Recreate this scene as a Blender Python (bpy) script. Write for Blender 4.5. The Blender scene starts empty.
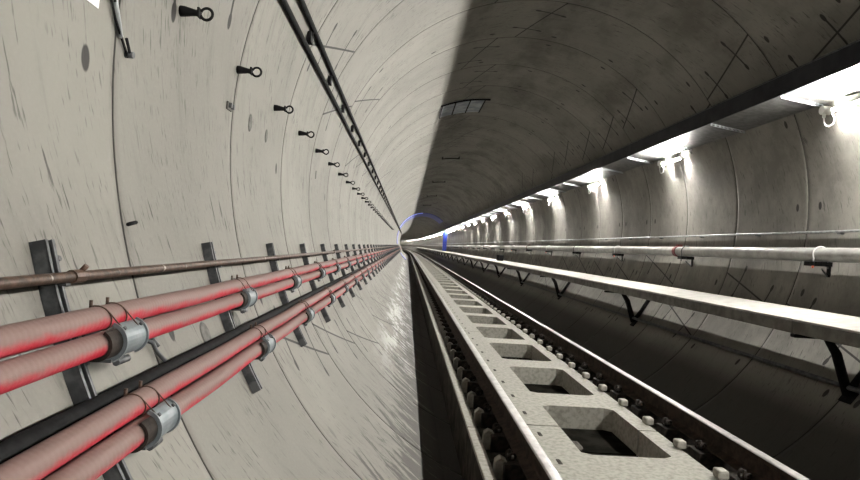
import bpy, bmesh, math, random
from mathutils import Vector, Matrix
random.seed(7)
C = bpy.context.scene.collection
PI = math.pi

# ------------------------------------------------------------------ frame
# tunnel section coordinates (x right, y up) are measured from the camera height point;
# the tunnel axis is at (CX, CY), bore radius R; s runs along the tunnel.
CX, CY, R = 1.66, 0.62, 2.75
OX, OZ = -CX, -CY + R            # world = (x+OX, s, y+OZ): tunnel axis over x=0, invert at z=0
P = 1.48                         # lining ring width
S0, S1 = -14.0, 300.0
JOINT0 = 2.26                    # a ring joint


def bend(s):
    return -(s - 75.0) ** 2 / 5600.0 if s > 75 else 0.0


def wallx(y, side):
    d = math.sqrt(max(R * R - (y - CY) ** 2, 0))
    return CX - d if side == 'L' else CX + d


def on(a, s=0.0, off=0.0):
    """point on the lining at angle a (degrees), lifted off it by off"""
    a = math.radians(a)
    return Vector((CX + (R - off) * math.cos(a), s, CY + (R - off) * math.sin(a)))


def home(s):
    return Vector((OX + bend(s), s, OZ))


# ------------------------------------------------------------------ materials
def nt(name, rough=0.7, metal=0.0):
    m = bpy.data.materials.new(name)
    m.use_nodes = True
    t = m.node_tree
    b = t.nodes['Principled BSDF']
    b.inputs['Roughness'].default_value = rough
    b.inputs['Metallic'].default_value = metal
    return m, t, b


class G:
    """small helper for writing node maths"""
    def __init__(self, t):
        self.t = t

    def m(self, op, a, b=None, c=None, clamp=False):
        n = self.t.nodes.new('ShaderNodeMath')
        n.operation = op
        n.use_clamp = clamp
        for i, v in enumerate((a, b, c)):
            if v is None:
                continue
            if hasattr(v, 'links'):
                self.t.links.new(v, n.inputs[i])
            else:
                n.inputs[i].default_value = v
        return n.outputs[0]

    def noise(self, vec, scale, detail=3, rough=0.55):
        n = self.t.nodes.new('ShaderNodeTexNoise')
        n.inputs['Scale'].default_value = scale
        n.inputs['Detail'].default_value = detail
        n.inputs['Roughness'].default_value = rough
        self.t.links.new(vec, n.inputs['Vector'])
        return n.outputs['Fac']

    def vec(self, x, y, z=0.0):
        n = self.t.nodes.new('ShaderNodeCombineXYZ')
        for i, v in enumerate((x, y, z)):
            if hasattr(v, 'links'):
                self.t.links.new(v, n.inputs[i])
            else:
                n.inputs[i].default_value = v
        return n.outputs[0]

    def sep(self, v):
        n = self.t.nodes.new('ShaderNodeSeparateXYZ')
        self.t.links.new(v, n.inputs[0])
        return n.outputs

    def ss(self, v, lo, hi, a=0.0, b=1.0):
        n = self.t.nodes.new('ShaderNodeMapRange')
        n.interpolation_type = 'SMOOTHSTEP'
        self.t.links.new(v, n.inputs[0])
        for i, x in zip((1, 2, 3, 4), (lo, hi, a, b)):
            n.inputs[i].default_value = x
        return n.outputs[0]

    def mix(self, f, a, b):
        n = self.t.nodes.new('ShaderNodeMix')
        n.data_type = 'RGBA'
        for i, v in ((0, f), (6, a), (7, b)):
            if hasattr(v, 'links'):
                self.t.links.new(v, n.inputs[i])
            elif i == 0:
                n.inputs[0].default_value = v
            else:
                n.inputs[i].default_value = (*v, 1)
        return n.outputs[2]

    def white(self, vec):
        n = self.t.nodes.new('ShaderNodeTexWhiteNoise')
        n.noise_dimensions = '3D'
        self.t.links.new(vec, n.inputs[0])
        return n.outputs[0]

    def coord(self, kind='Object'):
        return self.t.nodes.new('ShaderNodeTexCoord').outputs[kind]

    def bump(self, b, h, strength=0.3, dist=0.01):
        n = self.t.nodes.new('ShaderNodeBump')
        n.inputs['Strength'].default_value = strength
        n.inputs['Distance'].default_value = dist
        self.t.links.new(h, n.inputs['Height'])
        self.t.links.new(n.outputs[0], b.inputs['Normal'])


def simple(name, c1, c2, scale=8, rough=0.6, metal=0.0, bump=0.15, lo=0.35, hi=0.65, dist=0.004):
    m, t, b = nt(name, rough, metal)
    g = G(t)
    n = g.noise(g.coord(), scale, 5)
    t.links.new(g.mix(g.ss(n, lo, hi), c1, c2), b.inputs['Base Color'])
    if bump:
        g.bump(b, n, bump, dist)
    return m


def lining_mat():
    m, t, b = nt('concrete_lining', 0.75)
    g = G(t)
    uv = t.nodes.new('ShaderNodeUVMap').outputs[0]
    o = g.sep(uv)
    s, a = o[0], o[1]                                    # metres along, metres round the bore
    rs = g.m('DIVIDE', g.m('SUBTRACT', s, JOINT0), P)
    n = g.m('FLOOR', rs)
    f = g.m('SUBTRACT', rs, n)
    # ring joint
    fd = g.m('MULTIPLY', g.m('SUBTRACT', 0.5, g.m('ABSOLUTE', g.m('SUBTRACT', f, 0.5))), P)
    wob = g.m('MULTIPLY', g.noise(g.vec(s, a), 2.2, 2), 0.004)
    ringj = g.ss(g.m('SUBTRACT', fd, wob), 0.0035, 0.0065, 1, 0)
    # longitudinal joints, six to a ring, turned from ring to ring
    seg = 2 * PI * R / 6
    turn = g.m('MULTIPLY_ADD', g.white(g.vec(n, 3.0, 1.0)), -0.366, 0.033)
    ta = g.m('ADD', g.m('DIVIDE', a, seg), turn)
    tn = g.m('FLOOR', ta)
    tf = g.m('SUBTRACT', ta, tn)
    tpar = g.m('SUBTRACT', tn, g.m('MULTIPLY', g.m('FLOOR', g.m('MULTIPLY', tn, 0.5)), 2.0))
    sgn = g.m('SUBTRACT', g.m('MULTIPLY', tpar, 2.0), 1.0)
    sl = g.m('MULTIPLY', g.m('MULTIPLY', g.m('SUBTRACT', f, 0.5), 0.16), sgn)
    d = g.m('MULTIPLY', g.m('SUBTRACT', g.m('SUBTRACT', tf, 0.5), sl), seg)
    ad = g.m('ABSOLUTE', d)
    longj = g.ss(ad, 0.008, 0.013, 1, 0)
    # bolt lines crossing the joints, with a pocket at each end
    tick = 0.0
    for fp in (0.28, 0.74):
        fx = g.m('MULTIPLY', g.m('SUBTRACT', f, fp), P)
        lean = g.m('ADD', fx, g.m('MULTIPLY', d, g.m('MULTIPLY', sgn, 0.22)))
        tl = g.m('MULTIPLY', g.ss(g.m('ABSOLUTE', lean), 0.010, 0.015, 1, 0), g.ss(ad, 0.19, 0.21, 1, 0))
        ex = g.m('DIVIDE', g.m('SUBTRACT', ad, 0.2), 0.05)
        ey = g.m('DIVIDE', lean, 0.026)
        pk = g.ss(g.m('ADD', g.m('MULTIPLY', ex, ex), g.m('MULTIPLY', ey, ey)), 0.7, 1.1, 1, 0)
        w = g.white(g.vec(n, tn, fp * 10))
        on_ = g.m('GREATER_THAN', w, 0.15)
        tick = g.m('MAXIMUM', tick, g.m('MULTIPLY', g.m('MAXIMUM', tl, pk), on_))
    # pockets of the bolts across the ring joints
    ca = g.m('ADD', g.m('DIVIDE', a, 2 * PI * R / 18), 0.425)
    cn = g.m('FLOOR', ca)
    cx = g.m('MULTIPLY', g.m('SUBTRACT', g.m('SUBTRACT', ca, cn), 0.5), 2 * PI * R / 18)
    pock = 0.0
    fill = 0.0
    for fp in (0.13, 0.87):
        ey = g.m('DIVIDE', g.m('MULTIPLY', g.m('SUBTRACT', f, fp), P), 0.028)
        ex = g.m('DIVIDE', cx, 0.048)
        r2 = g.m('ADD', g.m('MULTIPLY', ex, ex), g.m('MULTIPLY', ey, ey))
        e = g.ss(r2, 0.6, 1.1, 1, 0)
        w = g.white(g.vec(n, cn, fp * 7 + 3))
        pock = g.m('MAXIMUM', pock, g.m('MULTIPLY', e, g.m('GREATER_THAN', w, g.ss(g.m('DIVIDE', a, R), 0.5, 2.3, 0.35, 0.70))))
        fill = g.m('MAXIMUM', fill, g.m('MULTIPLY', e, g.m('LESS_THAN', w, 0.16)))
    # small dark scratches running round the bore, leaning a little
    sk = g.m('SUBTRACT', s, g.m('MULTIPLY', a, 0.30))
    st1 = g.noise(g.vec(g.m('MULTIPLY', sk, 34.0), g.m('MULTIPLY', a, 4.2)), 1.0, 3, 0.6)
    st2 = g.noise(g.vec(g.m('MULTIPLY', sk, 9.0), g.m('MULTIPLY', a, 1.1), 4.0), 1.0, 4, 0.6)
    big = g.noise(g.vec(g.m('MULTIPLY', s, 0.8), g.m('MULTIPLY', a, 0.6), 9.0), 1.0, 4, 0.6)
    fine = g.noise(g.vec(s, a, 2.0), 60.0, 4, 0.7)
    where = g.ss(g.noise(g.vec(s, a, 14.0), 1.3, 2), 0.36, 0.54)
    scr = g.m('MULTIPLY', g.ss(st1, 0.60, 0.68), where)
    st3 = g.noise(g.vec(g.m('MULTIPLY', sk, 75.0), g.m('MULTIPLY', a, 11.0), 6.0), 1.0, 2, 0.5)
    wh2 = g.ss(g.noise(g.vec(s, a, 44.0), 2.6, 3), 0.40, 0.58)
    scr = g.m('MAXIMUM', scr, g.m('MULTIPLY', g.m('MULTIPLY', g.ss(st3, 0.59, 0.70), wh2), 0.75))
    soft = g.ss(st2, 0.52, 0.75)
    # ring tone: each segment cast a little different
    tone = g.white(g.vec(n, g.m('FLOOR', g.m('SUBTRACT', g.m('ADD', ta, 0.5), sl)), 5.0))
    base = g.mix(g.ss(big, 0.3, 0.7), (0.165, 0.158, 0.139), (0.215, 0.207, 0.184))
    base = g.mix(g.m('MULTIPLY', tone, 0.35), base, (0.14, 0.135, 0.12))
    base = g.mix(g.m('MULTIPLY', soft, 0.45), base, (0.095, 0.09, 0.08))
    base = g.mix(g.m('MULTIPLY', g.ss(fine, 0.4, 0.75), 0.25), base, (0.24, 0.23, 0.21))
    base = g.mix(g.m('MULTIPLY', scr, 0.8), base, (0.028, 0.026, 0.023))
    base = g.mix(g.m('MULTIPLY', fill, 0.55), base, (0.09, 0.09, 0.08))
    # grime on the right wall
    rw = g.m('MULTIPLY', g.ss(g.m('DIVIDE', a, R), -0.7, -0.5), g.ss(g.m('DIVIDE', a, R), 0.45, 0.6, 1, 0))
    gr = g.ss(g.noise(g.vec(g.m('MULTIPLY', s, 1.6), g.m('MULTIPLY', a, 1.2), 31.0), 1.0, 6, 0.7), 0.42, 0.62)
    base = g.mix(g.m('MULTIPLY', g.m('MULTIPLY', gr, rw), 0.55), base, (0.085, 0.08, 0.072))
    # brown damp patches over the right half of the vault
    damp = g.ss(g.noise(g.vec(g.m('MULTIPLY', s, 0.5), g.m('MULTIPLY', a, 0.9), 21.0), 1.0, 5, 0.65), 0.46, 0.66)
    vault = g.m('MULTIPLY', g.ss(g.m('DIVIDE', a, R), 0.5, 0.75), g.ss(g.m('DIVIDE', a, R), 1.9, 2.05, 1, 0))
    base = g.mix(g.m('MULTIPLY', g.m('MULTIPLY', damp, vault), 0.6), base, (0.055, 0.049, 0.036))
    # white limescale low on the left wall, black mud at the foot; dirty invert also darkened for shade
    ang = g.m('DIVIDE', a, R)                             # radians
    lowl = g.m('MULTIPLY', g.ss(ang, 3.86, 3.98), g.ss(ang, 4.16, 4.20, 1, 0))
    lime = g.ss(g.noise(g.vec(g.m('MULTIPLY', g.m('ADD', s, g.m('MULTIPLY', a, 1.2)), 0.7), g.m('MULTIPLY', a, 2.5), 3.0), 1.0, 5, 0.7), 0.47, 0.56)
    base = g.mix(g.m('MULTIPLY', g.m('MULTIPLY', lime, lowl), g.m('MULTIPLY', g.ss(s, 6.0, 11.0), 0.75)), base, (0.52, 0.52, 0.51))
    mudn = g.noise(g.vec(g.m('MULTIPLY', g.m('ADD', s, g.m('MULTIPLY', a, 0.5)), 7.0), g.m('MULTIPLY', a, 1.6), 7.0), 1.0, 5, 0.7)
    mudl = g.m('ADD', g.ss(ang, 3.92, 4.20, 0.0, 0.24), mudn)
    mud = g.m('MULTIPLY', g.ss(mudl, 0.60, 0.68), g.ss(ang, 3.90, 3.98))
    inv = g.m('MAXIMUM', g.ss(ang, 4.20, 4.25), g.ss(ang, -0.80, -0.66, 1, 0))  # dirty invert, its colour darkened further for walkway and kerb shade
    base = g.mix(g.m('MULTIPLY', mud, 0.8), base, (0.03, 0.028, 0.025))
    base = g.mix(g.m('MULTIPLY', inv, 0.85), base, (0.020, 0.0185, 0.016))
    dark = g.m('MAXIMUM', g.m('MAXIMUM', ringj, longj), g.m('MAXIMUM', tick, pock))
    base = g.mix(g.m('MULTIPLY', dark, 0.94), base, (0.008, 0.007, 0.006))
    t.links.new(base, b.inputs['Base Color'])
    h = g.m('SUBTRACT', g.m('ADD', g.m('MULTIPLY', fine, 0.15), g.m('MULTIPLY', big, 0.6)), g.m('MULTIPLY', dark, 1.2))
    h = g.m('SUBTRACT', h, g.m('MULTIPLY', scr, 0.3))
    g.bump(b, h, 0.35, 0.006)
    return m


def pipe_mat():
    """red ribbed duct under a coat of pale dust lying on its upper side"""
    m, t, b = nt('dusty_red_duct', 0.62)
    g = G(t)
    co = g.coord()
    geo = t.nodes.new('ShaderNodeNewGeometry')
    nz = g.sep(geo.outputs['Normal'])[2]
    o = g.sep(co)
    nn = g.noise(g.vec(g.m('MULTIPLY', o[0], 14.0), g.m('MULTIPLY', o[1], 9.0), g.m('MULTIPLY', o[2], 14.0)), 1.0, 5, 0.7)
    n2 = g.noise(co, 1.6, 2)
    v = g.m('ADD', nz, g.m('ADD', g.m('MULTIPLY', g.m('SUBTRACT', nn, 0.5), 1.3), g.m('MULTIPLY', g.m('SUBTRACT', n2, 0.5), 1.0)))
    dust = g.ss(v, -0.65, 0.30)
    red = g.mix(g.ss(nn, 0.35, 0.7), (0.42, 0.018, 0.035), (0.50, 0.075, 0.10))
    t.links.new(g.mix(g.m('MULTIPLY', dust, 0.93), red, (0.168, 0.132, 0.116)), b.inputs['Base Color'])
    h = g.m('ADD', g.m('MULTIPLY', g.m('SINE', g.m('MULTIPLY', o[1], 300.0)), 0.12), g.m('MULTIPLY', nn, 2.0))
    g.bump(b, h, 0.3, 0.004)
    return m


def rust_pipe():
    m, t, b = nt('rusty_conduit', 0.55, 0.3)
    g = G(t)
    co = g.coord()
    o = g.sep(co)
    n = g.noise(co, 30, 5, 0.7)
    n2 = g.noise(g.vec(g.m('MULTIPLY', o[0], 8.0), g.m('MULTIPLY', o[1], 22.0), g.m('MULTIPLY', o[2], 8.0)), 1.0, 3)
    base = g.mix(g.ss(n, 0.35, 0.62), (0.035, 0.022, 0.015), (0.10, 0.060, 0.042))
    base = g.mix(g.ss(n2, 0.66, 0.72), base, (0.35, 0.33, 0.30))
    t.links.new(base, b.inputs['Base Color'])
    g.bump(b, n, 0.4, 0.003)
    return m


M = {}
M['lining'] = lining_mat()
M['duct'] = pipe_mat()
M['rust'] = rust_pipe()
M['galv'] = simple('galvanised_steel', (0.30, 0.32, 0.33), (0.46, 0.48, 0.49), 22, 0.42, 0.6, 0.05)
M['plate'] = simple('grey_clamp_plate', (0.15, 0.175, 0.19), (0.21, 0.235, 0.25), 18, 0.5, 0.3, 0.05)
M['strut'] = simple('dark_channel_steel', (0.04, 0.043, 0.047), (0.10, 0.106, 0.11), 20, 0.5, 0.3, 0.1)
M['black'] = simple('black_paint', (0.006, 0.006, 0.0065), (0.012, 0.012, 0.0125), 25, 0.8, 0.0, 0.05)
M['navy'] = simple('dark_fascia_paint', (0.016, 0.017, 0.022), (0.028, 0.029, 0.034), 4, 0.5, 0.0, 0.05)
M['rubber'] = simple('rubber', (0.012, 0.011, 0.010), (0.035, 0.028, 0.024), 25, 0.7, 0.0, 0.1)
M['soffit'] = simple('pale_trough_panel', (0.085, 0.085, 0.083), (0.125, 0.125, 0.122), 14, 0.6, 0.1, 0.15)
M['slab'] = simple('pale_slab_concrete', (0.20, 0.193, 0.166), (0.315, 0.305, 0.268), 26, 0.75, 0.0, 0.4, 0.3, 0.62)
M['deck'] = simple('pale_walkway_concrete', (0.34, 0.333, 0.306), (0.44, 0.43, 0.40), 9, 0.75, 0.0, 0.3)
M['mud'] = simple('muddy_shaded_concrete', (0.020, 0.018, 0.015), (0.07, 0.062, 0.052), 6, 0.8, 0.0, 0.5)  # mud tone of the infill; on the kerb sides it paints shade
M['side'] = simple('shaded_walkway_concrete', (0.10, 0.096, 0.085), (0.17, 0.164, 0.148), 7, 0.85, 0.0, 0.3)  # darker copy of the walkway concrete, shade put into its colour
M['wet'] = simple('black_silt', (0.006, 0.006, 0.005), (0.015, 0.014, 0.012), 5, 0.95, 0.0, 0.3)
M['recess'] = simple('dark_concrete', (0.03, 0.027, 0.023), (0.085, 0.078, 0.068), 9, 0.8, 0.0, 0.4)  # darker concrete for rail seats, slot pads and rubble
M['railweb'] = simple('rusty_rail_steel', (0.020, 0.014, 0.011), (0.045, 0.031, 0.023), 14, 0.8, 0.1, 0.2)
M['railtop'] = simple('worn_rail_head', (0.30, 0.295, 0.28), (0.42, 0.41, 0.39), 12, 0.38, 0.7, 0.03)
M['paint'] = simple('pale_steel_pipe', (0.27, 0.27, 0.257), (0.38, 0.38, 0.365), 6, 0.38, 0.3, 0.05)
M['white'] = simple('white_plastic', (0.72, 0.72, 0.70), (0.80, 0.80, 0.78), 10, 0.4, 0.0, 0.0)
M['redc'] = simple('dark_red_coupling', (0.10, 0.018, 0.018), (0.16, 0.03, 0.028), 20, 0.5, 0.0, 0.1)
M['orange'] = simple('orange_red_cap', (0.65, 0.10, 0.05), (0.7, 0.14, 0.07), 20, 0.5, 0.0, 0.0)
M['blue'] = simple('blue_paint', (0.010, 0.025, 0.25), (0.02, 0.045, 0.36), 6, 0.45, 0.0, 0.1)
M['patch'] = simple('blue_grey_steel_sheet', (0.17, 0.20, 0.24), (0.38, 0.42, 0.47), 3, 0.5, 0.1, 0.2)
M['grout'] = simple('grey_grout', (0.08, 0.08, 0.072), (0.13, 0.127, 0.117), 30, 0.9, 0.0, 0.6)
M['paper'] = simple('white_sheet', (0.80, 0.80, 0.79), (0.85, 0.85, 0.84), 4, 0.5, 0.0, 0.0)


for k_, v_ in (('wet', 0.0), ('black', 0.12), ('rubber', 0.12), ('mud', 0.1), ('railweb', 0.15), ('soffit', 0.1), ('duct', 0.2), ('navy', 0.15), ('recess', 0.1)):
    M[k_].node_tree.nodes['Principled BSDF'].inputs['Specular IOR Level'].default_value = v_


def emit(name, col, st):
    m, t, b = nt(name, 0.4)
    b.inputs['Base Color'].default_value = (0.9, 0.9, 0.9, 1)
    b.inputs['Emission Color'].default_value = (*col, 1)
    b.inputs['Emission Strength'].default_value = st
    return m


M['tube'] = emit('lit_tube', (1.0, 0.965, 0.90), 5700.0)
M['blueled'] = emit('blue_light_strip', (0.12, 0.20, 1.0), 0.9)


# ------------------------------------------------------------------ mesh helpers
class MB:
    def __init__(self):
        self.v, self.f, self.uv, self.mi = [], [], {}, []
        self.smooth = set()

    def quad(self, *ids):
        self.f.append(tuple(ids))

    def pts(self, ps):
        k = len(self.v)
        self.v += [Vector(p) for p in ps]
        return list(range(k, k + len(ps)))

    def box(self, lo, hi, mat=None):
        x0, s0, y0 = lo
        x1, s1, y1 = hi
        i = self.pts([(x0, s0, y0), (x1, s0, y0), (x1, s1, y0), (x0, s1, y0), (x0, s0, y1), (x1, s0, y1), (x1, s1, y1), (x0, s1, y1)])
        if mat is not None:
            for k in i:
                self.v[k] = mat @ self.v[k]
        for q in ((0, 3, 2, 1), (4, 5, 6, 7), (0, 1, 5, 4), (1, 2, 6, 5), (2, 3, 7, 6), (3, 0, 4, 7)):
            self.f.append(tuple(i[k] for k in q))
        return self

    def prism(self, poly, s0, s1):
        """closed section polygon [(x,y)] run from s0 to s1"""
        return self.sweep(poly, [s0, s1])

    def sweep(self, poly, ss, bent=False, cap=True, fn=None):
        n = len(poly)
        rows = []
        for s in ss:
            dx = bend(s) if bent else 0
            e = fn(s) if fn else (0, 0)
            rows.append(self.pts([(x + dx + e[0], s, y + e[1]) for x, y in poly]))
        for a, b in zip(rows, rows[1:]):
            for k in range(n):
                self.f.append((a[k], a[(k + 1) % n], b[(k + 1) % n], b[k]))
        if cap:
            self.f.append(tuple(reversed(rows[0])))
            self.f.append(tuple(rows[-1]))
        return self

    def tube(self, path, r, n=10, cap=True):
        path = [Vector(p) for p in path]
        rows = []
        up = None
        for i, p in enumerate(path):
            d = (path[min(i + 1, len(path) - 1)] - path[max(i - 1, 0)]).normalized()
            if up is None:
                up = d.orthogonal().normalized()
            up = (up - d * up.dot(d)).normalized()
            w = d.cross(up)
            rr = r[i] if isinstance(r, (list, tuple)) else r
            rows.append(self.pts([p + (up * math.cos(2 * PI * k / n) + w * math.sin(2 * PI * k / n)) * rr for k in range(n)]))
        f0 = len(self.f)
        for a, b in zip(rows, rows[1:]):
            for k in range(n):
                self.f.append((a[k], a[(k + 1) % n], b[(k + 1) % n], b[k]))
        self.smooth.update(range(f0, len(self.f)))
        if cap:
            self.f.append(tuple(reversed(rows[0])))
            self.f.append(tuple(rows[-1]))
        return self

    def build(self, name, mat, parent=None, bevel=0.0, loc=None):
        me = bpy.data.meshes.new(name)
        me.from_pydata([tuple(v) for v in self.v], [], self.f)
        for i in self.smooth:
            me.polygons[i].use_smooth = True
        bm = bmesh.new()
        bm.from_mesh(me)
        bmesh.ops.recalc_face_normals(bm, faces=bm.faces)
        bm.to_mesh(me)
        bm.free()
        me.materials.append(mat)
        o = bpy.data.objects.new(name, me)
        C.objects.link(o)
        if parent:
            o.parent = parent
        if loc is not None:
            o.location = loc
        if bevel:
            b = o.modifiers.new('bevel', 'BEVEL')
            b.width = bevel
            b.segments = 2
            b.limit_method = 'ANGLE'
            b.angle_limit = math.radians(40)
        return o


def tag(o, label=None, cat=None, group=None, kind=None):
    if label and not 4 <= len(label.split()) <= 16:
        print('LABEL LENGTH', label)
    for k, v in (('label', label), ('category', cat), ('group', group), ('kind', kind)):
        if v:
            o[k] = v
        elif k in o:
            del o[k]
    return o


def empty(name, loc=None):
    o = bpy.data.objects.new(name, None)
    o.empty_display_size = 0.1
    C.objects.link(o)
    if loc is not None:
        o.location = loc
    return o


def copy_tree(o, parent=None):
    c = o.copy()
    C.objects.link(c)
    c.parent = parent
    for ch in list(o.children):
        copy_tree(ch, c)
    return c


def circ(cx, cy, r, n=16):
    return [(cx + r * math.cos(2 * PI * k / n), cy + r * math.sin(2 * PI * k / n)) for k in range(n)]


def steps(a, b):
    """finer near the camera and where the bore bends"""
    out = []
    s = a
    while s < b:
        out.append(s)
        s += 0.37 if s < 14 else (1.48 if s < 40 else 2.96)
    out.append(b)
    return out


ORD = ['nearest', 'second', 'third', 'fourth', 'fifth', 'sixth', 'seventh', 'eighth', 'ninth', 'tenth', 'eleventh', 'twelfth',
       'thirteenth', 'fourteenth', 'fifteenth', 'sixteenth']


def nth(i, what, where, far, n=12):
    """label for the i-th of a row going away from the camera"""
    if i < 0:
        return far
    if i == 0:
        return what + ' nearest the camera ' + where
    if i < n:
        return what + ' ' + where + ', ' + ORD[i] + ' from the camera'
    return far


def arc_plate(mb, s0, s1, off0, off1, a0, a1, k):
    rows = []
    for i in range(k + 1):
        a = a0 + (a1 - a0) * i / k
        rows.append(mb.pts([on(a, s0, off0), on(a, s1, off0), on(a, s1, off1), on(a, s0, off1)]))
    for p, q in zip(rows, rows[1:]):
        for j in range(4):
            mb.f.append((p[j], p[(j + 1) % 4], q[(j + 1) % 4], q[j]))
    mb.f.append(tuple(reversed(rows[0])))
    mb.f.append(tuple(rows[-1]))



# ------------------------------------------------------------------ tunnel lining
def lining(name, a0, a1):
    """strip of the bore between two angles, ring joints cut in as fine grooves"""
    rows = []
    k = math.ceil((S0 - JOINT0) / P)
    ss = [(S0, 0.0)]
    while JOINT0 + k * P < S1:
        j = JOINT0 + k * P
        if j < 70:
            ss += [(j - 0.05, 0), (j - 0.0065, 0), (j - 0.003, 0.012), (j + 0.003, 0.012), (j + 0.0065, 0), (j + 0.05, 0)]
        else:
            ss += [(j, 0)]
        k += 1
    ss.append((S1, 0))
    na = max(2, int(round((a1 - a0) / 1.5)))
    mb = MB()
    uvs = []
    for s, dp in ss:
        r = []
        for i in range(na + 1):
            a = a0 + (a1 - a0) * i / na
            p = on(a, s, -dp)
            r.append((p.x + bend(s), s, p.z))
            uvs.append((s, math.radians(a) * R))
        rows.append(mb.pts(r))
    me = bpy.data.meshes.new(name)
    faces = []
    for a, b in zip(rows, rows[1:]):
        for i in range(na):
            faces.append((a[i], b[i], b[i + 1], a[i + 1]))
    me.from_pydata([tuple(v) for v in mb.v], [], faces)
    uvl = me.uv_layers.new(name='UVMap')
    for l in me.loops:
        uvl.data[l.index].uv = uvs[l.vertex_index]
    for p in me.polygons:
        p.use_smooth = True
    me.materials.append(M['lining'])
    o = bpy.data.objects.new(name, me)
    C.objects.link(o)
    o.location = (OX, 0, OZ)
    sm = o.modifiers.new('thickness', 'SOLIDIFY')
    sm.thickness = 0.25
    sm.offset = 1.0
    d = (on((a0 + a1) / 2) - Vector((CX, 0, CY)))
    # outward side must thicken away from the axis
    nrm = me.polygons[len(me.polygons) // 2].normal
    if nrm.x * d.x + nrm.z * d.z < 0:
        sm.offset = -1.0
    tag(o, kind='structure')
    return o


lining('floor', -117, -50)
lining('wall_right', -50, 40)
lining('ceiling', 40, 140)
lining('wall_left', 140, 243)

# concrete infill under the track
fl = MB()
yb = -1.74
prof = [(wallx(yb, 'L') + 0.33, yb), (wallx(yb, 'R') - 0.02, yb)]
for k in range(9):
    x = prof[1][0] + (prof[0][0] - prof[1][0]) * k / 8
    prof.append((x, CY - math.sqrt(R * R - (x - CX) ** 2) + 0.004))
fl.sweep(prof, steps(S0, S1), bent=True)
o = fl.build('trim_1', M['mud'], loc=(OX, 0, OZ))
tag(o, kind='structure')

# ------------------------------------------------------------------ track slabs
CR = 1.655                       # track centre
SL = 1.82                        # one opening + one crossbeam
J0 = 4.97                        # a slab joint (middle of an opening)
TOP = -1.385
XL0, XL1, XR0, XR1 = 1.02, 1.315, 1.965, 2.115


def slab_deck():
    """one ladder shaped unit: two long beams, three crossbeams, half openings at the ends; openings have cut corners"""
    bm = bmesh.new()
    L = 3 * SL
    g = 0.012
    ch = 0.07
    hl = 1.34 / 2
    outer_s0, outer_s1 = g, L - g
    y0, y1 = -1.735, TOP
    xi0, xi1 = XL1, XR0

    def ring_faces(poly):
        vs0 = [bm.verts.new((x, s, y0)) for x, s in poly]
        vs1 = [bm.verts.new((x, s, y1)) for x, s in poly]
        return vs0, vs1

    def solid(poly):
        a, b = ring_faces(poly)
        n = len(poly)
        bm.faces.new(list(reversed(a)))
        bm.faces.new(b)
        for k in range(n):
            bm.faces.new((a[k], a[(k + 1) % n], b[(k + 1) % n], b[k]))
    # comb outline, walked as one polygon: left beam edge, then right side with the half openings,
    # inner full openings are made by splitting the unit into four polygons sharing edges
    cb = [(0.5 * SL - (SL - 2 * hl) / 2 + k * SL, 0.5 * SL + (SL - 2 * hl) / 2 + k * SL) for k in range(3)]
    # left and right beams
    solid([(XL0, outer_s0), (xi0, outer_s0)] + [(xi0, outer_s1), (XL0, outer_s1)])
    solid([(xi1, outer_s0), (XR1, outer_s0), (XR1, outer_s1), (xi1, outer_s1)])
    for a, b in cb:
        solid([(xi0, a - ch * 0.7), (xi0 + ch, a), (xi1 - ch, a), (xi1, a - ch * 0.7),
               (xi1, b + ch * 0.7), (xi1 - ch, b), (xi0 + ch, b), (xi0, b + ch * 0.7)])
    bmesh.ops.recalc_face_normals(bm, faces=bm.faces)
    me = bpy.data.meshes.new('ladder_deck')
    bm.to_mesh(me)
    bm.free()
    me.materials.append(M['slab'])
    o = bpy.data.objects.new('ladder_deck', me)
    C.objects.link(o)
    return o


def make_slab():
    r = empty('track_slab')
    L = 3 * SL
    d = slab_deck()
    d.parent = r
    m = MB()
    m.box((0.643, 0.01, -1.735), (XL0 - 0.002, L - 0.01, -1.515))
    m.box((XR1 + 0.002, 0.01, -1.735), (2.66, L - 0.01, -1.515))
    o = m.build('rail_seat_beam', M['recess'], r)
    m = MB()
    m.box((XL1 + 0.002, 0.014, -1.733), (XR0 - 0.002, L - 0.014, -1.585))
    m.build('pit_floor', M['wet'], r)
    m = MB()
    m.box((0.575, 0.012, -1.735), (0.641, L - 0.012, -1.457))
    k_ = m.build('edge_kerb', M['mud'], r)  # kerb sides coloured dark to carry the shade on their face
    m = MB()
    m.box((0.570, 0.012, -1.4565), (0.650, L - 0.012, -1.425))  # top split off so that only the sides take the painted shade
    o = m.build('kerb_top', M['slab'], k_, bevel=0.006)
    o['label'] = 'pale flat top of the kerb'
    return r


slab0 = make_slab()
slab_pos = []
k = -3
while J0 + k * 3 * SL < 210:
    slab_pos.append(J0 + k * 3 * SL)
    k += 1
for i, s in enumerate(slab_pos):
    o = slab0 if i == 0 else copy_tree(slab0)
    o.location = home(s)
    if s + 3 * SL < 3.0:
        lab = 'pale concrete ladder slab with square openings, behind the camera end of the track'
    elif s < 3:
        lab = 'pale concrete ladder slab in the bottom foreground, cut off by the picture edge'
    else:
        j = i - 3
        lab = nth(j + 1, 'pale ladder slab with openings', 'between the rails', 'pale concrete ladder slab far down the track', 10)
    tag(o, lab, 'track slab', 'ladder slabs under the rails')

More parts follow.
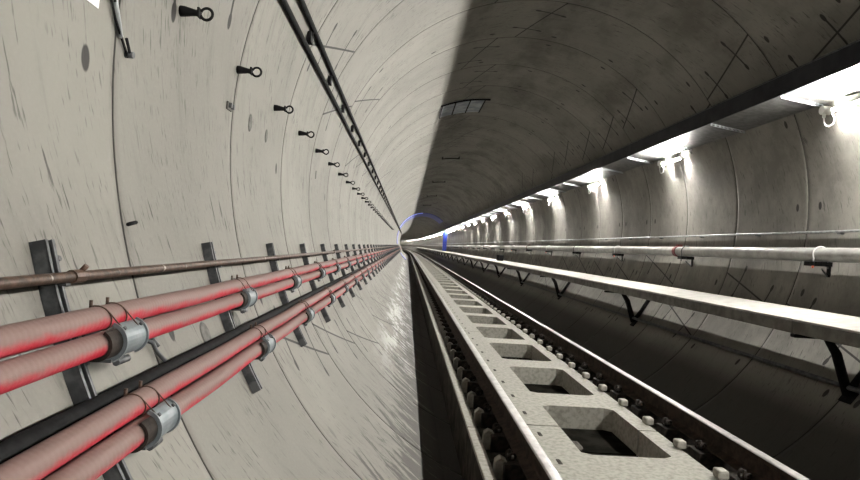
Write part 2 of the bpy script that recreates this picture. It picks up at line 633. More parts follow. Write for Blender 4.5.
# things lying in the openings
def rubble(name, x, s, y, r, label):
    bm = bmesh.new()
    bmesh.ops.create_icosphere(bm, subdivisions=2, radius=1)
    rr = random.Random(int(s * 100))
    for v in bm.verts:
        v.co *= 1 + rr.uniform(-0.22, 0.22)
        v.co.x *= r * 1.3
        v.co.y *= r
        v.co.z *= r * 0.55
    me = bpy.data.meshes.new(name)
    bm.to_mesh(me)
    bm.free()
    me.materials.append(M['recess'])
    o = bpy.data.objects.new(name, me)
    C.objects.link(o)
    o.location = home(s) + Vector((x, 0, y))
    tag(o, label, 'rubble')


rubble('rubble_lump', 1.41, 5.05, -1.57, 0.09, 'grey rubble lump lying in the nearest slab opening')
rubble('rubble_lump', 1.43, 6.75, -1.57, 0.08, 'grey rubble lump lying in the second slab opening')


# ------------------------------------------------------------------ rails
RL, RR = 0.893, 2.397
TOR = -1.22


def rail(x, label):
    r = empty('rail', (OX, 0, OZ))
    h = 0.17
    web = [(-0.07, 0), (0.07, 0), (0.07, 0.012), (0.014, 0.032), (0.0085, 0.05), (0.0085, h - 0.05), (0.034, h - 0.036), (0.036, h - 0.010),
           (-0.036, h - 0.010), (-0.034, h - 0.036), (-0.0085, h - 0.05), (-0.0085, 0.05), (-0.014, 0.032), (-0.07, 0.012)]
    m = MB()
    m.sweep([(x + a, TOR - h + b) for a, b in web], steps(S0, 260), bent=True)
    m.build('rail_web', M['railweb'], r)
    head = [(-0.036, h - 0.0098), (0.036, h - 0.0098), (0.035, h - 0.005), (0.028, h - 0.001), (0.012, h), (-0.012, h), (-0.028, h - 0.001), (-0.035, h - 0.005)]
    m = MB()
    m.sweep([(x + a, TOR - h + b) for a, b in head], steps(S0, 260), bent=True)
    o = m.build('rail_head', M['railtop'], r)
    o['label'] = 'shiny worn top of the rail'
    tag(r, label, 'rail')


rail(RL, 'left steel rail, rusty sides and bright worn head, next to the left kerb')
rail(RR, 'right steel rail, rusty sides and bright worn head, beside the dark invert')


def fastener(side):
    """one rail seat: baseplate, two spring clips, two shoulder blocks"""
    x = RL if side == 'L' else RR
    sg = -1 if side == 'L' else 1              # outer side
    r = empty('rail_fastener')
    m = MB()
    m.box((x - 0.17, -0.09, -1.513), (x + (0.12 if side == 'L' else 0.17), 0.09, TOR - 0.172))
    m.build('base_plate', M['rubber'], r, bevel=0.006)
    for q in ((-1,) if side == 'L' else (-1, 1)):
        path = []
        for t in range(17):
            u = t / 16
            path.append((x + q * (0.115 + 0.03 * math.cos(u * 2 * PI * 1.25)), -0.05 + 0.10 * u, TOR - 0.145 + 0.028 * math.sin(u * 2 * PI * 1.25)))
        m = MB()
        m.tube(path, 0.009, 6)
        m.tube([(x + q * 0.125, 0, TOR - 0.17), (x + q * 0.125, 0, TOR - 0.10)], 0.012, 6)
        m.build('spring_clip', M['rubber'], r)
    # concrete shoulder beyond each clip, but a flush dark pad on the left inner side
    for q in (-1, 1):
        inner = (q != sg)
        m = MB()
        if inner and side == 'R':
            m.box((XR1 - 0.035, -0.046, TOP + 0.002), (XR1 + 0.04, 0.046, TOP + 0.062))
            o = m.build('shoulder_block_or_pad', M['slab'], r, bevel=0.016)
            o['label'] = 'pale rounded concrete shoulder block'
        elif inner:
            m.box((1.085, -0.055, TOP - 0.05), (1.125, 0.055, TOP + 0.003))  # dark pad flush with the deck, drawn in place of a recessed slot
            o = m.build('shoulder_block_or_pad', M['recess'], r, bevel=0.012)
        elif side == 'L':
            m.sweep([(0.660, -1.512), (0.780, -1.512), (0.775, -1.45), (0.745, -1.385), (0.705, -1.365), (0.672, -1.39)], [-0.04, 0.04])
            o = m.build('shoulder_block_or_pad', M['slab'], r, bevel=0.006)
            o['label'] = 'pale wedge shaped shoulder block'
        else:
            m.box((2.58, -0.045, -1.512), (2.64, 0.045, -1.41))
            m.build('shoulder_block_or_pad', M['recess'], r, bevel=0.012)
    return r


fs = {'L': fastener('L'), 'R': fastener('R')}
SP = SL / 3
for side in ('L', 'R'):
    base = fs[side]
    k0 = (4.73 if side == 'L' else 4.56) - SP * 4
    for i in range(112):
        s = k0 + i * SP
        o = base if i == 0 else copy_tree(base)
        o.location = home(s)
        nm = 'left' if side == 'L' else 'right'
        j = i - 3
        if s < 3.6:
            lab = 'black rail fastener clamping the %s rail, below the bottom picture edge' % nm
        else:
            lab = nth(j, 'spring clip fastener', 'on the %s rail' % nm, 'tiny rail fastener far down the %s rail' % nm, 14)
        tag(o, lab, 'rail fastener', 'rail fasteners along the %s rail' % nm)
    # beyond that the fasteners are one small mesh
    m = MB()
    for i in range(112, 240):
        s = k0 + i * SP
        b = bend(s)
        x = RL if side == 'L' else RR
        m.box((x - 0.16 + b, s - 0.08, -1.513), (x + 0.16 + b, s + 0.08, TOR - 0.173))
        if side == 'R':
            m.box((XR1 + b - 0.035, s - 0.046, TOP + 0.002), (XR1 + 0.04 + b, s + 0.046, TOP + 0.06))
    o = m.build('rail_fastener', M['rubber'], loc=(OX, 0, OZ))
    tag(o, 'farthest dark fasteners under the %s rail, too small to tell apart' % ('left' if side == 'L' else 'right'), 'rail fastener', kind='stuff')


# ------------------------------------------------------------------ left wall
# rusty conduit
m = MB()
m.sweep(circ(-0.905, -0.142, 0.0145, 10), steps(-8, 220), bent=True)
co = empty('wall_conduit', (OX, 0, OZ))
m.smooth = set(range(len(m.f) - 2))
m.build('pipe', M['rust'], co)
for s in (1.72, 7.7, 13.6):
    m = MB()
    m.sweep(circ(-0.905, -0.142, 0.019, 10), [s, s + 0.055])
    m.tube([(-0.905, s + 0.05, -0.130), (-0.89, s + 0.05, -0.112)], 0.008, 6)
    m.build('coupling', M['rust'], co)
tag(co, 'thin rusty brown conduit crossing the steel channels above the red ducts', 'conduit')

CLEAT0 = 1.84
STRUT0 = 1.71
PB = 1.385
DUCTS = [(-0.852, -0.258, 0.034, 0.004, 'upper'), (-0.828, -0.325, 0.033, 0.004, 'upper'),
         (-0.742, -0.497, 0.034, 0.006, 'lower'), (-0.716, -0.566, 0.034, 0.006, 'lower')]
DL = ['red dusty duct, topmost of the four along the left wall', 'red dusty duct held by the upper clamps, second of four from the top',
      'red dusty duct just under the black cable, third of four from the top', 'red dusty duct, lowest of the four along the left wall']


def sag(i, amp):
    def fn(s):
        u = (s - CLEAT0) / PB
        return (0.004 * math.sin(u * 1.3 + i) if s > 2.5 else 0, -amp * (1 - math.cos(2 * PI * u)) * 0.5 * (0.7 + 0.3 * math.sin(u * 2.1 + i * 2)))
    return fn


for i, (x, y, r, amp, w) in enumerate(DUCTS):
    m = MB()
    ss = [(-6 + 0.148 * k) for k in range(int(46 / 0.148))] + [40 + 3 * k for k in range(61)]
    m.sweep(circ(x, y, r, 24), ss, bent=True, fn=lambda s, f=sag(i, amp): f(s) if s < 40 else (0, 0))
    m.smooth = set(range(len(m.f) - 2))
    o = m.build('cable_duct', M['duct'], loc=(OX, 0, OZ))
    tag(o, DL[i], 'cable duct', 'red ducts along the left wall')

m = MB()
m.sweep(circ(-0.812, -0.486, 0.026, 12), steps(-6, 220), bent=True)
m.smooth = set(range(len(m.f) - 2))
o = m.build('power_cable', M['black'], loc=(OX, 0, OZ))
tag(o, 'thick black cable running behind the top edge of the lower red ducts', 'cable')


def wall_frame(a, s):
    """matrix: local x = away from the wall, local y = along tunnel, local z = up the wall"""
    p = on(a, s)
    ar = math.radians(a)
    inw = Vector((-math.cos(ar), 0, -math.sin(ar)))
    up = Vector((-math.sin(ar), 0, math.cos(ar))) * (1 if math.cos(ar) > 0 else -1)
    y = Vector((0, 1, 0))
    mt = Matrix(((inw.x, y.x, up.x, p.x), (inw.y, y.y, up.y, p.y), (inw.z, y.z, up.z, p.z), (0, 0, 0, 1)))
    return mt


def make_strut():
    """slotted channel curved to the bore, with its wedge bolts and a thinner strip beside it"""
    r = empty('wall_channel')
    a0, a1, n = 194.2, 210.5, 10

    def arcbox(mb, s0, s1, o0, o1, b0, b1, k=n):
        rows = []
        for i in range(k + 1):
            a = b0 + (b1 - b0) * i / k
            rows.append(mb.pts([on(a, s0, o0), on(a, s1, o0), on(a, s1, o1), on(a, s0, o1)]))
        for p, q in zip(rows, rows[1:]):
            for j in range(4):
                mb.f.append((p[j], p[(j + 1) % 4], q[(j + 1) % 4], q[j]))
        mb.f.append(tuple(reversed(rows[0])))
        mb.f.append(tuple(rows[-1]))
    m = MB()
    arcbox(m, -0.022, 0.022, 0.001, 0.006, a0, a1)
    arcbox(m, -0.022, -0.017, 0.004, 0.045, a0, a1)
    arcbox(m, 0.017, 0.022, 0.004, 0.045, a0, a1)
    arcbox(m, -0.022, -0.010, 0.040, 0.045, a0, a1)
    arcbox(m, 0.010, 0.022, 0.040, 0.045, a0, a1)
    arcbox(m, -0.016, 0.016, 0.006, 0.012, a0, a1)
    chn = m.build('channel', M['strut'], r)
    m = MB()
    for a in (195.0, 199.3, 204.4):
        arcbox(m, 0.028, 0.044, 0.001, 0.026, a, a + 1.25, 2)
    m.build('side_strip', M['strut'], r)
    for a in (195.3, 198.9, 201.6, 205.3, 209.5):
        m = MB()
        f = wall_frame(a, 0.038)
        m.tube([f @ Vector((0.0, 0, 0)), f @ Vector((0.042, 0, 0))], 0.008, 6)
        m.tube([f @ Vector((0.024, 0, 0)), f @ Vector((0.034, 0, 0))], 0.014, 6)
        m.build('bolt', M['strut'], chn)
    # arms that carry the conduit and ducts
    m = MB()
    m.box((-0.965, -0.012, -0.166), (-0.905, 0.012, -0.158))
    m.build('conduit_arm', M['strut'], r)
    return r


def make_cleat(x, y, x2, y2, name):
    """curved saddle plate under the outer duct of a pair, tail to the wall, and wire ties round the upper duct"""
    r = empty('duct_clamp')

    def arc(mb, cx, cy, ra, rb, t0, t1, s0, s1, k=14):
        rows = []
        for i in range(k + 1):
            a = math.radians(t0 + (t1 - t0) * i / k)
            c, d = math.cos(a), math.sin(a)
            rows.append(mb.pts([(cx + ra * c, s0, cy + ra * d), (cx + ra * c, s1, cy + ra * d), (cx + rb * c, s1, cy + rb * d), (cx + rb * c, s0, cy + rb * d)]))
        for p, q in zip(rows, rows[1:]):
            for j in range(4):
                mb.f.append((p[j], p[(j + 1) % 4], q[(j + 1) % 4], q[j]))
        mb.f.append(tuple(reversed(rows[0])))
        mb.f.append(tuple(rows[-1]))
    m = MB()
    arc(m, x2, y2, 0.046, 0.051, 76, -95, -0.055, 0.095)
    arc(m, x2, y2, 0.051, 0.057, 74, -70, -0.055, -0.047)
    arc(m, x2, y2, 0.051, 0.057, 74, -70, 0.087, 0.095)
    sp = m.build('saddle_plate', M['plate'], r)
    m = MB()
    arc(m, x2, y2, 0.0365, 0.0455, 60, -120, -0.12, 0.09)
    m.build('rubber_liner', M['rubber'], r)
    m = MB()
    # tail under the duct, running back to the wall
    wx = wallx(y2 - 0.05, 'L')
    m.box((wx + 0.002, -0.05, y2 - 0.060), (x2 + 0.012, 0.04, y2 - 0.050))
    m.box((wx + 0.002, -0.05, y2 - 0.060), (wx + 0.012, 0.04, y2 + 0.03))
    m.tube([(x2 + 0.004, 0.0, y2 - 0.068), (x2 + 0.004, 0.075, y2 - 0.068)], 0.011, 8)
    m.build('support_arm', M['strut'], r)
    for s in (-0.085, 0.01):
        m = MB()
        path = []
        for t in range(15):
            a = math.radians(110 - 200 * t / 14)
            path.append((x + 0.0365 * math.cos(a), s + 0.04 * t / 14, y + 0.0365 * math.sin(a)))
        m.tube(path, 0.0022, 5)
        m.tube([(x + 0.034, s + 0.01, y + 0.02), (x2 + 0.036, s + 0.05, y2 + 0.034)], 0.002, 5)
        m.tube([(x - 0.012, s, y + 0.030), (x - 0.012, s, y + 0.052)], 0.005, 6)
        m.build('wire_tie', M['rust'], r)
    for s, a in ((-0.035, 45), (0.075, 45)):
        m = MB()
        ar = math.radians(a)
        c = Vector((math.cos(ar), 0, math.sin(ar)))
        p = Vector((x2, s, y2))
        m.tube([p + c * 0.049, p + c * 0.058], 0.006, 6)
        m.build('rivet', M['strut'], sp)
    return r


strut = make_strut()
cl = [make_cleat(*DUCTS[0][:2], *DUCTS[1][:2], 'u'), make_cleat(*DUCTS[2][:2], *DUCTS[3][:2], 'l')]
for i in range(52):
    st = 1 if i else 0
    s = STRUT0 + (i - 1) * PB
    o = strut if i == 0 else copy_tree(strut)
    o.location = home(s)
    lab = 'curved dark steel channel on the left wall just outside the picture' if i == 0 else nth(
        i - 1, 'curved dark channel bolted upright', 'behind the red ducts', 'small dark steel channel far along the left wall')
    tag(o, lab, 'wall channel', 'steel channels behind the red ducts')
    for q, w in ((0, 'upper'), (1, 'lower')):
        s = CLEAT0 + (i - 1) * PB
        o = cl[q] if i == 0 else copy_tree(cl[q])
        o.location = home(s)
        lab = 'grey curved clamp on the %s ducts just outside the picture' % w if i == 0 else nth(
            i - 1, 'grey curved clamp', 'on the %s red ducts' % w, 'tiny grey clamp far along the %s pair of red ducts' % w)
        tag(o, lab, 'duct clamp', 'clamps on the %s pair of red ducts' % w)


# ring hangers up the left wall
def make_hanger():
    r = empty('ring_hanger')
    f = wall_frame(172.6, 0)
    X0 = f.translation
    tip = Vector((X0.x + 0.075, 0.0, X0.z - 0.004))
    m = MB()
    m.tube([Vector((X0.x + 0.002, 0, X0.z)), Vector((X0.x + 0.02, 0, X0.z)), Vector((X0.x + 0.065, 0, X0.z - 0.003)), Vector((X0.x + 0.082, 0, X0.z - 0.004))], [0.024, 0.023, 0.0145, 0.0145], 12)
    m.build('cone_arm', M['black'], r)
    m = MB()
    m.box((X0.x + 0.080, -0.020, X0.z - 0.024), (X0.x + 0.090, 0.020, X0.z + 0.018))
    m.build('collar', M['black'], r, bevel=0.002)
    m = MB()
    c = Vector((X0.x + 0.117, 0, X0.z - 0.006))
    m.tube([c + Vector((0.026 * math.cos(t), 0, 0.026 * math.sin(t))) for t in [math.radians(-160 + 320 * k / 24) + 0 for k in range(25)]], 0.0065, 6)
    m.build('ring', M['black'], r)
    return r


h0 = make_hanger()
HS = [2.78, 3.70, 4.72, 5.78, 6.85, 7.95] + [7.95 + 1.15 * k for k in range(1, 30)]
for i, s in enumerate(HS):
    o = h0 if i == 0 else copy_tree(h0)
    o.location = home(s)
    tag(o, nth(i, 'black cone shaped hanger with open ring', 'high on the left wall', 'tiny black ring hanger far along the left wall', 10), 'hanger', 'ring hangers high on the left wall')

# cable ladder near the crown on the left
lad = empty('cable_ladder', (OX, 0, OZ))
A1 = Vector((-0.903, 0, 1.545))
A2 = Vector((-0.850, 0, 1.680))
for p in (A1, A2):
    m = MB()
    m.sweep(circ(p.x, p.z, 0.020, 10), steps(-6, 220), bent=True)
    m.smooth = set(range(len(m.f) - 2))
    m.build('side_rail', M['black'], lad)
for k in range(70):
    s = 1.13 + 1.29 * k
    m = MB()
    d = (A2 - A1)
    q = A1 + Vector((bend(s), s, 0))
    m.tube([q - d * 0.12, q + d * 1.12], 0.012, 6)
    n_ = Vector((-d.z, 0, d.x)).normalized()
    w = q + d * 0.5
    wl = Vector((wallx(w.z, 'L') + bend(s), s, w.z))
    m.box((-0.018, -0.05, -0.04), (0.012, 0.05, 0.04), Matrix.Translation(w))
    m.tube([w, wl + Vector((0.006, 0, 0))], 0.010, 6)
    m.build('rung', M['black'], lad)
tag(lad, 'long black two rail cable ladder rising over the left side of the vault', 'cable ladder')


def plug(a, s, label, rs=0.052, ra=0.062):
    m = MB()
    f = wall_frame(a, s)
    n = 20
    top = m.pts([f @ Vector((0.006, rs * 0.9 * math.cos(2 * PI * k / n), ra * 0.9 * math.sin(2 * PI * k / n))) for k in range(n)])
    bot = m.pts([f @ Vector((0.0005, rs * math.cos(2 * PI * k / n), ra * math.sin(2 * PI * k / n))) for k in range(n)])
    m.f.append(tuple(top))
    for k in range(n):
        m.f.append((bot[k], bot[(k + 1) % n], top[(k + 1) % n], top[k]))
    o = m.build('grout_plug', M['grout'], loc=(OX, 0, OZ))
    tag(o, label, 'grout plug', 'oval grout plugs on the left wall')


plug(203.0, 2.80, 'oval grey grout plug between the red duct pairs, the nearer one')
plug(203.1, 3.30, 'oval grey grout plug between the red duct pairs, the farther one')
plug(177.4, 4.14, 'oval grey grout plug under the row of ring hangers, the nearer one', 0.04, 0.06)
plug(177.5, 4.61, 'oval grey grout plug under the row of ring hangers, the farther one', 0.035, 0.05)
plug(177.6, 7.1, 'oval grey grout plug high on the left wall below the fourth hanger', 0.035, 0.05)

# white sheet in the top left corner
f = wall_frame(176.0, 1.98)
m = MB()
arc_plate(m, 1.72, 2.118, 0.002, 0.005, 170.5, 177.7, 6)
o = m.build('wall_sheet', M['paper'], loc=(OX, 0, OZ))
tag(o, 'corner of a white sheet stuck on the wall at the top left', 'sheet')

# metal strip and bolt at the top left
st = empty('joint_strip', (OX, 0, OZ))
m = MB()
p0, p1 = on(174.0, 2.13, 0.006), on(178.6, 2.28, 0.006)
d = (p1 - p0).normalized()
m.tube([p0, p1], 0.013, 4)
o = m.build('flat_bar', M['galv'], st)
m = MB()
m.tube([on(174.0, 2.07, 0.012), on(177.6, 2.22, 0.012), on(179.7, 2.345, 0.010)], 0.005, 6)
m.tube([on(174.5, 2.15, 0.02), on(176.6, 2.19, 0.02)], 0.005, 6)
m.tube([on(178.5, 2.30, 0.02), on(179.4, 2.335, 0.02)], 0.006, 6)
m.build('black_rod', M['black'], st)
m = MB()
m.tube([on(179.5, 2.345, 0.0), on(179.5, 2.345, 0.03)], 0.013, 8)
m.build('bolt', M['strut'], st)
tag(st, 'grey flat strip with a thin black rod and bolt at the top left corner', 'strip')

m = MB()
m.tube([on(192.8, 2.285, 0.008), on(192.6, 2.35, 0.012)], 0.007, 6)
o = m.build('wall_pin', M['black'], loc=(OX, 0, OZ))
tag(o, 'short black pin standing out of the left wall above the rusty conduit', 'pin')

an = empty('anchor_clip', (OX, 0, OZ))
f = wall_frame(177.4, 3.62)
m = MB()
m.box((0.001, -0.02, -0.025), (0.012, 0.07, 0.02), f)
m.build('backing', M['grout'], an, bevel=0.002)
for dy in (0.0, 0.05):
    m = MB()
    m.box((0.012, dy - 0.01, -0.014), (0.03, dy + 0.012, 0.014), f)
    m.build('lug', M['strut'], an, bevel=0.002)
tag(an, 'small steel anchor clip with two dark lugs below the second ring hanger', 'anchor clip')

m = MB()
m.tube([on(201.3, 2.16, 0.012), on(201.9, 2.20, 0.03), on(202.6, 2.23, 0.02), on(204.6, 2.34, 0.008)], 0.008, 6)
m.tube([on(201.5, 2.24, 0.012), on(202.3, 2.26, 0.02)], 0.008, 6)
o = m.build('bent_rod', M['strut'], loc=(OX, 0, OZ))
tag(o, 'bent dark rod on the left wall between the nearest clamps and grout plugs', 'rod')

# ------------------------------------------------------------------ right wall: cable trough, lamps, pipes, walkway
WX, WY = 4.20, 1.705
FX, FY, FT = 3.745, 1.775, 1.965
tr = empty('cable_trough', (OX, 0, OZ))
m = MB()
dn = Vector((WX - FX, WY - FY)).normalized()
m.sweep([(FX + 0.004, FY), (WX - 0.004, WY), (WX - 0.004, WY + 0.012), (FX + 0.004, FY + 0.012)], steps(S0, S1), bent=True)
m.build('soffit_panel', M['soffit'], tr)
m = MB()
m.sweep([(FX - 0.012, FY - 0.006), (FX + 0.003, FY - 0.006), (FX + 0.003, FT), (FX - 0.012, FT)], steps(S0, S1), bent=True)
m.build('fascia', M['navy'], tr)
m = MB()
m.sweep([(FX - 0.030, FT), (wallx(FT, 'R') - 0.004, FT), (wallx(FT, 'R') - 0.004, FT + 0.010), (FX - 0.030, FT + 0.010)], steps(S0, S1), bent=True)
m.build('cover_plate', M['strut'], tr)


def trough_arm(s, near):
    m = MB()
    ang = math.atan2(WY - FY, WX - FX)
    Mx = Matrix.Translation((FX + bend(s), s, FY)) @ Matrix.Rotation(-ang, 4, 'Y')
    L = math.hypot(WX - FX, WY - FY) - 0.006
    m.box((0.0, -0.002, -0.034), (L, 0.002, -0.001), Mx) if not near else None
    if near:                                      # slotted angle: rails and bridges around the slots
        m.box((0.0, -0.002, -0.009), (L, 0.002, -0.001), Mx)
        m.box((0.0, -0.002, -0.034), (L, 0.002, -0.026), Mx)
        n = 8
        for k in range(n + 1):
            m.box((k * (L - 0.02) / n, -0.002, -0.027), (k * (L - 0.02) / n + 0.02, 0.002, -0.008), Mx)
    m.box((0.0, 0.002, -0.004), (L, 0.036, -0.001), Mx)
    o = m.build('support_arm', M['galv'], tr)


for k in range(86):
    s = 0.30 + P * k
    trough_arm(s, k < 8)
tag(tr, 'long cable trough with dark fascia and pale soffit high on the right wall', 'cable trough')

LX, LY = 4.135, 1.597
LAMP0, LSP = 5.65, 4.1


def make_lamp():
    r = empty('wall_lamp')
    wl = wallx(LY, 'R')
    m = MB()
    m.sweep([(LX, LY - 0.010), (LX, LY + 0.010), (LX - 0.003, LY + 0.010), (LX - 0.007, LY + 0.005), (LX - 0.007, LY - 0.006), (LX - 0.004, LY - 0.010)], [-0.33, 0.33])
    o = m.build('diffuser', M['tube'], r)
    o['label'] = 'glowing white lamp diffuser'
    m = MB()
    m.sweep([(LX + 0.001, LY - 0.016), (LX + 0.022, LY - 0.016), (LX + 0.022, LY + 0.018), (LX - 0.004, LY + 0.018), (LX - 0.004, LY + 0.011), (LX + 0.001, LY + 0.011)], [-0.28, 0.28])
    m.build('housing', M['white'], r)
    for q in (-1, 1):
        m = MB()
        m.tube([(LX, q * 0.331, LY), (LX, q * 0.365, LY)], 0.021, 10)
        m.tube([(LX, q * 0.35, LY), (wl - 0.003, q * 0.35, LY)], 0.010, 8)
        m.build('end_cap', M['white'], r)
    # junction box on the far end with a looping cable
    bx = LX + 0.02
    m = MB()
    m.tube([(wl - 0.02, 0.50, LY + 0.03), (bx - 0.03, 0.50, LY + 0.03)], 0.045, 16)
    m.tube([(bx, 0.50, LY + 0.03), (bx, 0.50, LY - 0.045)], 0.016, 10)
    jb = m.build('junction_box', M['white'], r, bevel=0.003)
    m = MB()
    m.tube([(bx, 0.50, LY - 0.04), (bx, 0.495, LY - 0.09), (bx, 0.47, LY - 0.13), (bx, 0.42, LY - 0.15), (bx + 0.005, 0.36, LY - 0.13), (bx, 0.34, LY - 0.08), (LX, 0.366, LY)], 0.006, 8)
    m.build('lamp_cable', M['white'], jb)
    return r


lamp = make_lamp()
for i in range(74):
    s = LAMP0 + (i - 4) * LSP
    o = lamp if i == 0 else copy_tree(lamp)
    o.location = home(s)
    if i < 4:
        lab = 'white tube lamp on the right wall outside the picture'
    else:
        lab = nth(i - 4, 'glowing white lamp', 'under the right cable trough', 'tiny glowing lamp far along the right wall', 12)
    tag(o, lab, 'lamp', 'tube lamps under the cable trough')

# pipes
m = MB()
pp = empty('water_pipe', (OX, 0, OZ))
PX, PY, PR = 4.235, 0.160, 0.072
m.sweep(circ(PX, PY, PR, 24), steps(S0, S1), bent=True)
m.smooth = set(range(len(m.f) - 2))
m.build('pipe', M['paint'], pp)
for k, s in enumerate([9.55, 21.5, 33.5, 45.5]):
    m = MB()
    m.sweep(circ(PX, PY, PR + 0.013, 24), [s - 0.045, s + 0.045])
    m.box((PX - 0.02, s - 0.045, PY + PR + 0.005), (PX + 0.05, s + 0.045, PY + PR + 0.035))
    o = m.build('coupling', M['redc'], pp, bevel=0.004)
    o['label'] = 'dark red pipe coupling'
tag(pp, 'thick pale steel pipe along the right wall at eye height', 'pipe')


def make_bracket(col):
    r = empty('pipe_bracket')
    m = MB()
    path = [(PX + (PR + 0.010) * math.cos(math.radians(a)), 0, PY + (PR + 0.010) * math.sin(math.radians(a))) for a in range(-30, 215, 12)]
    m.tube([(PX + PR + 0.010, 0, PY - PR - 0.03)] + path + [(PX - PR - 0.010, 0, PY - PR - 0.03)], 0.007, 8)
    m.build('u_bolt', M['white'] if col else M['strut'], r)
    m = MB()
    w = wallx(PY - 0.1, 'R')
    m.box((PX - PR - 0.02, -0.022, PY - PR - 0.045), (w - 0.003, 0.022, PY - PR - 0.002))
    m.box((PX - PR + 0.01, -0.17, PY - PR - 0.048), (PX - PR + 0.06, 0.17, PY - PR - 0.003))
    m.box((w - 0.030, -0.03, PY - PR - 0.17), (w - 0.022, 0.03, PY - PR - 0.04))
    ar_ = m.build('arm', M['black'], r, bevel=0.002)
    m = MB()
    m.tube([(PX - 0.05, -0.1, PY - PR - 0.075), (w - 0.025, 0.02, PY - PR - 0.15)], 0.009, 6)
    m.build('stay', M['strut'], r)
    for x in (PX - PR - 0.006, w - 0.035):
        m = MB()
        m.tube([(x, 0, PY - PR - 0.045), (x, 0, PY - PR - 0.07)], 0.011, 6)
        m.build('nut', M['orange'] if (col and x < PX) else M['strut'], ar_)
    return r


b_w, b_d = make_bracket(True), make_bracket(False)
first = {0: True, 1: True}
for i in range(23):
    s = 6.2 + 3.05 * (i - 1)
    c = 0 if i % 2 else 1
    src = (b_w, b_d)[c]
    if first[c]:
        o = src
        first[c] = False
    else:
        o = copy_tree(src)
    o.location = home(s)
    lab = 'dark pipe bracket under the thick pale pipe outside the picture' if i == 0 else nth(
        i - 1, ('pale looped' if c == 0 else 'dark') + ' bracket', 'holding the thick pale pipe', 'tiny bracket far along the thick pale pipe', 10)
    tag(o, lab, 'pipe bracket', 'brackets under the thick pale pipe')

m = MB()
TX, TY = wallx(0.405, 'R') - 0.035, 0.405
m.sweep(circ(TX, TY, 0.013, 10), steps(S0, S1), bent=True)
m.smooth = set(range(len(m.f) - 2))
tp = empty('thin_conduit', (OX, 0, OZ))
m.build('pipe', M['galv'], tp)
for k in range(50):
    s = 0.2 + P * k
    m = MB()
    b = bend(s)
    m.box((TX - 0.017 + b, s - 0.02, TY - 0.03), (TX + 0.031 + b, s + 0.02, TY - 0.012))
    m.build('clip', M['strut'], tp)
tag(tp, 'thin grey conduit clipped to the right wall above the thick pipe', 'conduit')

m = MB()
BY = -0.975
BX = wallx(BY, 'R') - 0.105
m.sweep(circ(BX, BY, 0.021, 10), steps(S0, S1), bent=True)
m.smooth = set(range(len(m.f) - 2))
o = m.build('low_conduit', M['strut'], loc=(OX, 0, OZ))
tag(o, 'dark pipe low on the right wall below the walkway', 'conduit')

# walkway
WB = (3.985, -0.388)
WF = (3.30, -0.424)
TH = 0.122
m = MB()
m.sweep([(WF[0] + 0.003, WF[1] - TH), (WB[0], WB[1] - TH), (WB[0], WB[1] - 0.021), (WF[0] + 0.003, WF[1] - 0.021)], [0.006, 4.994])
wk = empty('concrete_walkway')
m.build('slab', M['side'], wk, bevel=0.006)  # body coloured dark for the unlit side face
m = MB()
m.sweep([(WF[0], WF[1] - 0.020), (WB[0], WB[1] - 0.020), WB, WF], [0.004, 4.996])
o = m.build('walkway_top', M['deck'], wk, bevel=0.005)  # same walkway concrete without the shade painted on the body
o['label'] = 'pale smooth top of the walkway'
bk = empty('walkway_bracket')
m = MB()
m.box((3.31, -0.03, WF[1] - TH - 0.035), (wallx(-0.56, 'R') - 0.004, 0.03, WF[1] - TH - 0.008), None)
m.build('arm', M['black'], bk, bevel=0.003)
m = MB()
e = on(-37.6, 0, 0.03)
m.tube([(3.62, 0, -0.585), (3.70, 0, -0.70), e], [0.034, 0.042, 0.042], 8)
m.build('strut', M['black'], bk)
m = MB()
m.tube([on(-25.8, 0, 0.035), on(-29, 0, 0.035), on(-33, 0, 0.035), on(-37.6, 0, 0.035)], 0.032, 6)
wp = m.build('wall_post', M['black'], bk)
m = MB()
f = wall_frame(-37.6, 0)
m.box((0.002, -0.07, -0.07), (0.016, 0.07, 0.07), f)
m.build('foot_plate', M['black'], wp)
for i in range(34):
    s = 5.15 + 5.0 * (i - 3)
    o = wk if i == 0 else copy_tree(wk)
    o.location = home(s)
    if i < 2:
        lab = 'pale concrete walkway length behind the camera'
    else:
        lab = nth(i - 2, 'pale concrete walkway length', 'along the right wall', 'pale concrete walkway length far along the right wall', 10)
    tag(o, lab, 'walkway', 'concrete walkways along the right wall')
    o = bk if i == 0 else copy_tree(bk)
    o.location = home(s)
    if i < 3:
        lab = 'black steel bracket under the walkway behind the camera'
    else:
        lab = nth(i - 3, 'black V shaped steel bracket', 'under the concrete walkway', 'tiny black bracket far along under the walkway', 10)
    tag(o, lab, 'walkway bracket', 'steel brackets under the walkway')

# box left on the walkway
m = MB()
m.box((3.62, -0.22, WF[1] + 0.022), (3.84, 0.22, WF[1] + 0.25))
o = m.build('tool_box', M['black'], loc=home(24.6), bevel=0.01)
tag(o, 'small black box standing on the walkway far down the tunnel', 'box')

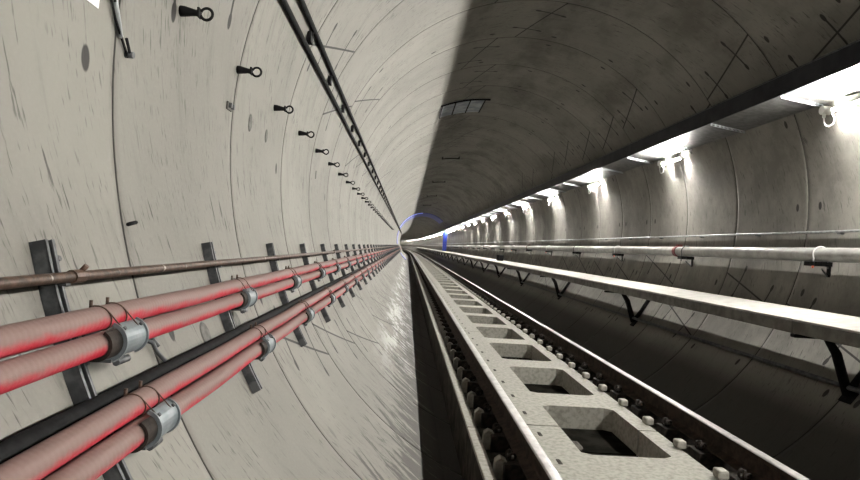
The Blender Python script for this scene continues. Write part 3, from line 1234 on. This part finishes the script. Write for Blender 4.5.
# ------------------------------------------------------------------ crown
pt = empty('vault_patch', (OX, 0, OZ))
m = MB()
arc_plate(m, 13.75, 15.1, 0.002, 0.012, 92, 113, 10)
m.build('sheet', M['patch'], pt)
m = MB()
for a in (92, 99, 106, 112.6):
    arc_plate(m, 13.75, 15.1, 0.012, 0.030, a, a + 0.45, 1)
arc_plate(m, 13.72, 13.78, 0.012, 0.035, 90, 113.5, 10)
m.build('ribs', M['black'], pt)
tag(pt, 'blue grey steel sheet with dark ribs fixed across the crown of the vault', 'patch')
cb0 = empty('crown_bar')
m = MB()
arc_plate(m, -0.03, 0.03, 0.045, 0.075, 88, 102, 8)
m.build('bar', M['black'], cb0)
for a in (88.3, 101.2):
    m = MB()
    arc_plate(m, -0.16, 0.16, 0.002, 0.055, a, a + 0.7, 1)
    m.build('lug', M['black'], cb0)
for i, s in enumerate([22.9, 31.5, 40.5, 50.0]):
    o = cb0 if i == 0 else copy_tree(cb0)
    o.location = home(s)
    tag(o, nth(i, 'black cross bar', 'fixed under the crown of the vault', ''), 'cross bar', 'bars under the crown')

# blue ring frame
br = empty('blue_ring', home(64.0))
for a, b in ((47, 156), (162.5, 192), (213, 232)):
    m = MB()
    arc_plate(m, -1.0, 6.0, 0.006, 0.04, a, b, max(4, int((b - a) / 3)))
    m.build('band', M['blue'], br)
m = MB()
arc_plate(m, -1.05, -1.005, 0.006, 0.06, 95, 155, 40)
m.build('light_strip', M['blueled'], br)
tag(br, 'blue ring band with a light strip lining the bore far down the tunnel', 'ring band')
cbn = empty('blue_column', home(63.0))
m = MB()
m.box((3.62, 0, -0.365), (4.02, 0.5, 1.60))
m.build('casing', M['blue'], cbn, bevel=0.01)
m = MB()
m.box((3.66, -0.02, 1.62), (4.0, 0.4, 1.70))
m.build('cap', M['black'], cbn)
tag(cbn, 'blue upright cabinet standing on the walkway in front of the blue ring', 'cabinet')

# ------------------------------------------------------------------ world, camera
w = bpy.data.worlds.new('world')
bpy.context.scene.world = w
w.use_nodes = True
w.node_tree.nodes['Background'].inputs[0].default_value = (0.8, 0.85, 1, 1)
w.node_tree.nodes['Background'].inputs[1].default_value = 0.0

T = math.radians(3.5)
r0 = Vector((math.cos(T), 0, math.sin(T)))
u0 = Vector((-math.sin(T), 0, math.cos(T)))
fw = (Vector((0, 1, 0)) + r0 * (23 / 620) + u0 * (5 / 620)).normalized()
rt = fw.cross(u0).normalized()
up = rt.cross(fw)
cam = bpy.data.objects.new('camera', bpy.data.cameras.new('camera'))
C.objects.link(cam)
mt = Matrix((rt, up, -fw)).transposed().to_4x4()
mt.translation = Vector((OX, 0, OZ))
cam.matrix_world = mt
cam.data.sensor_width = 36
cam.data.lens = 620 / 860 * 36
cam.data.clip_start = 0.02
cam.data.clip_end = 1000
sc = bpy.context.scene
sc.camera = cam
sc.view_settings.view_transform = 'Standard'
sc.view_settings.look = 'None'
sc.view_settings.gamma = 1
sc.view_settings.exposure = 0.0
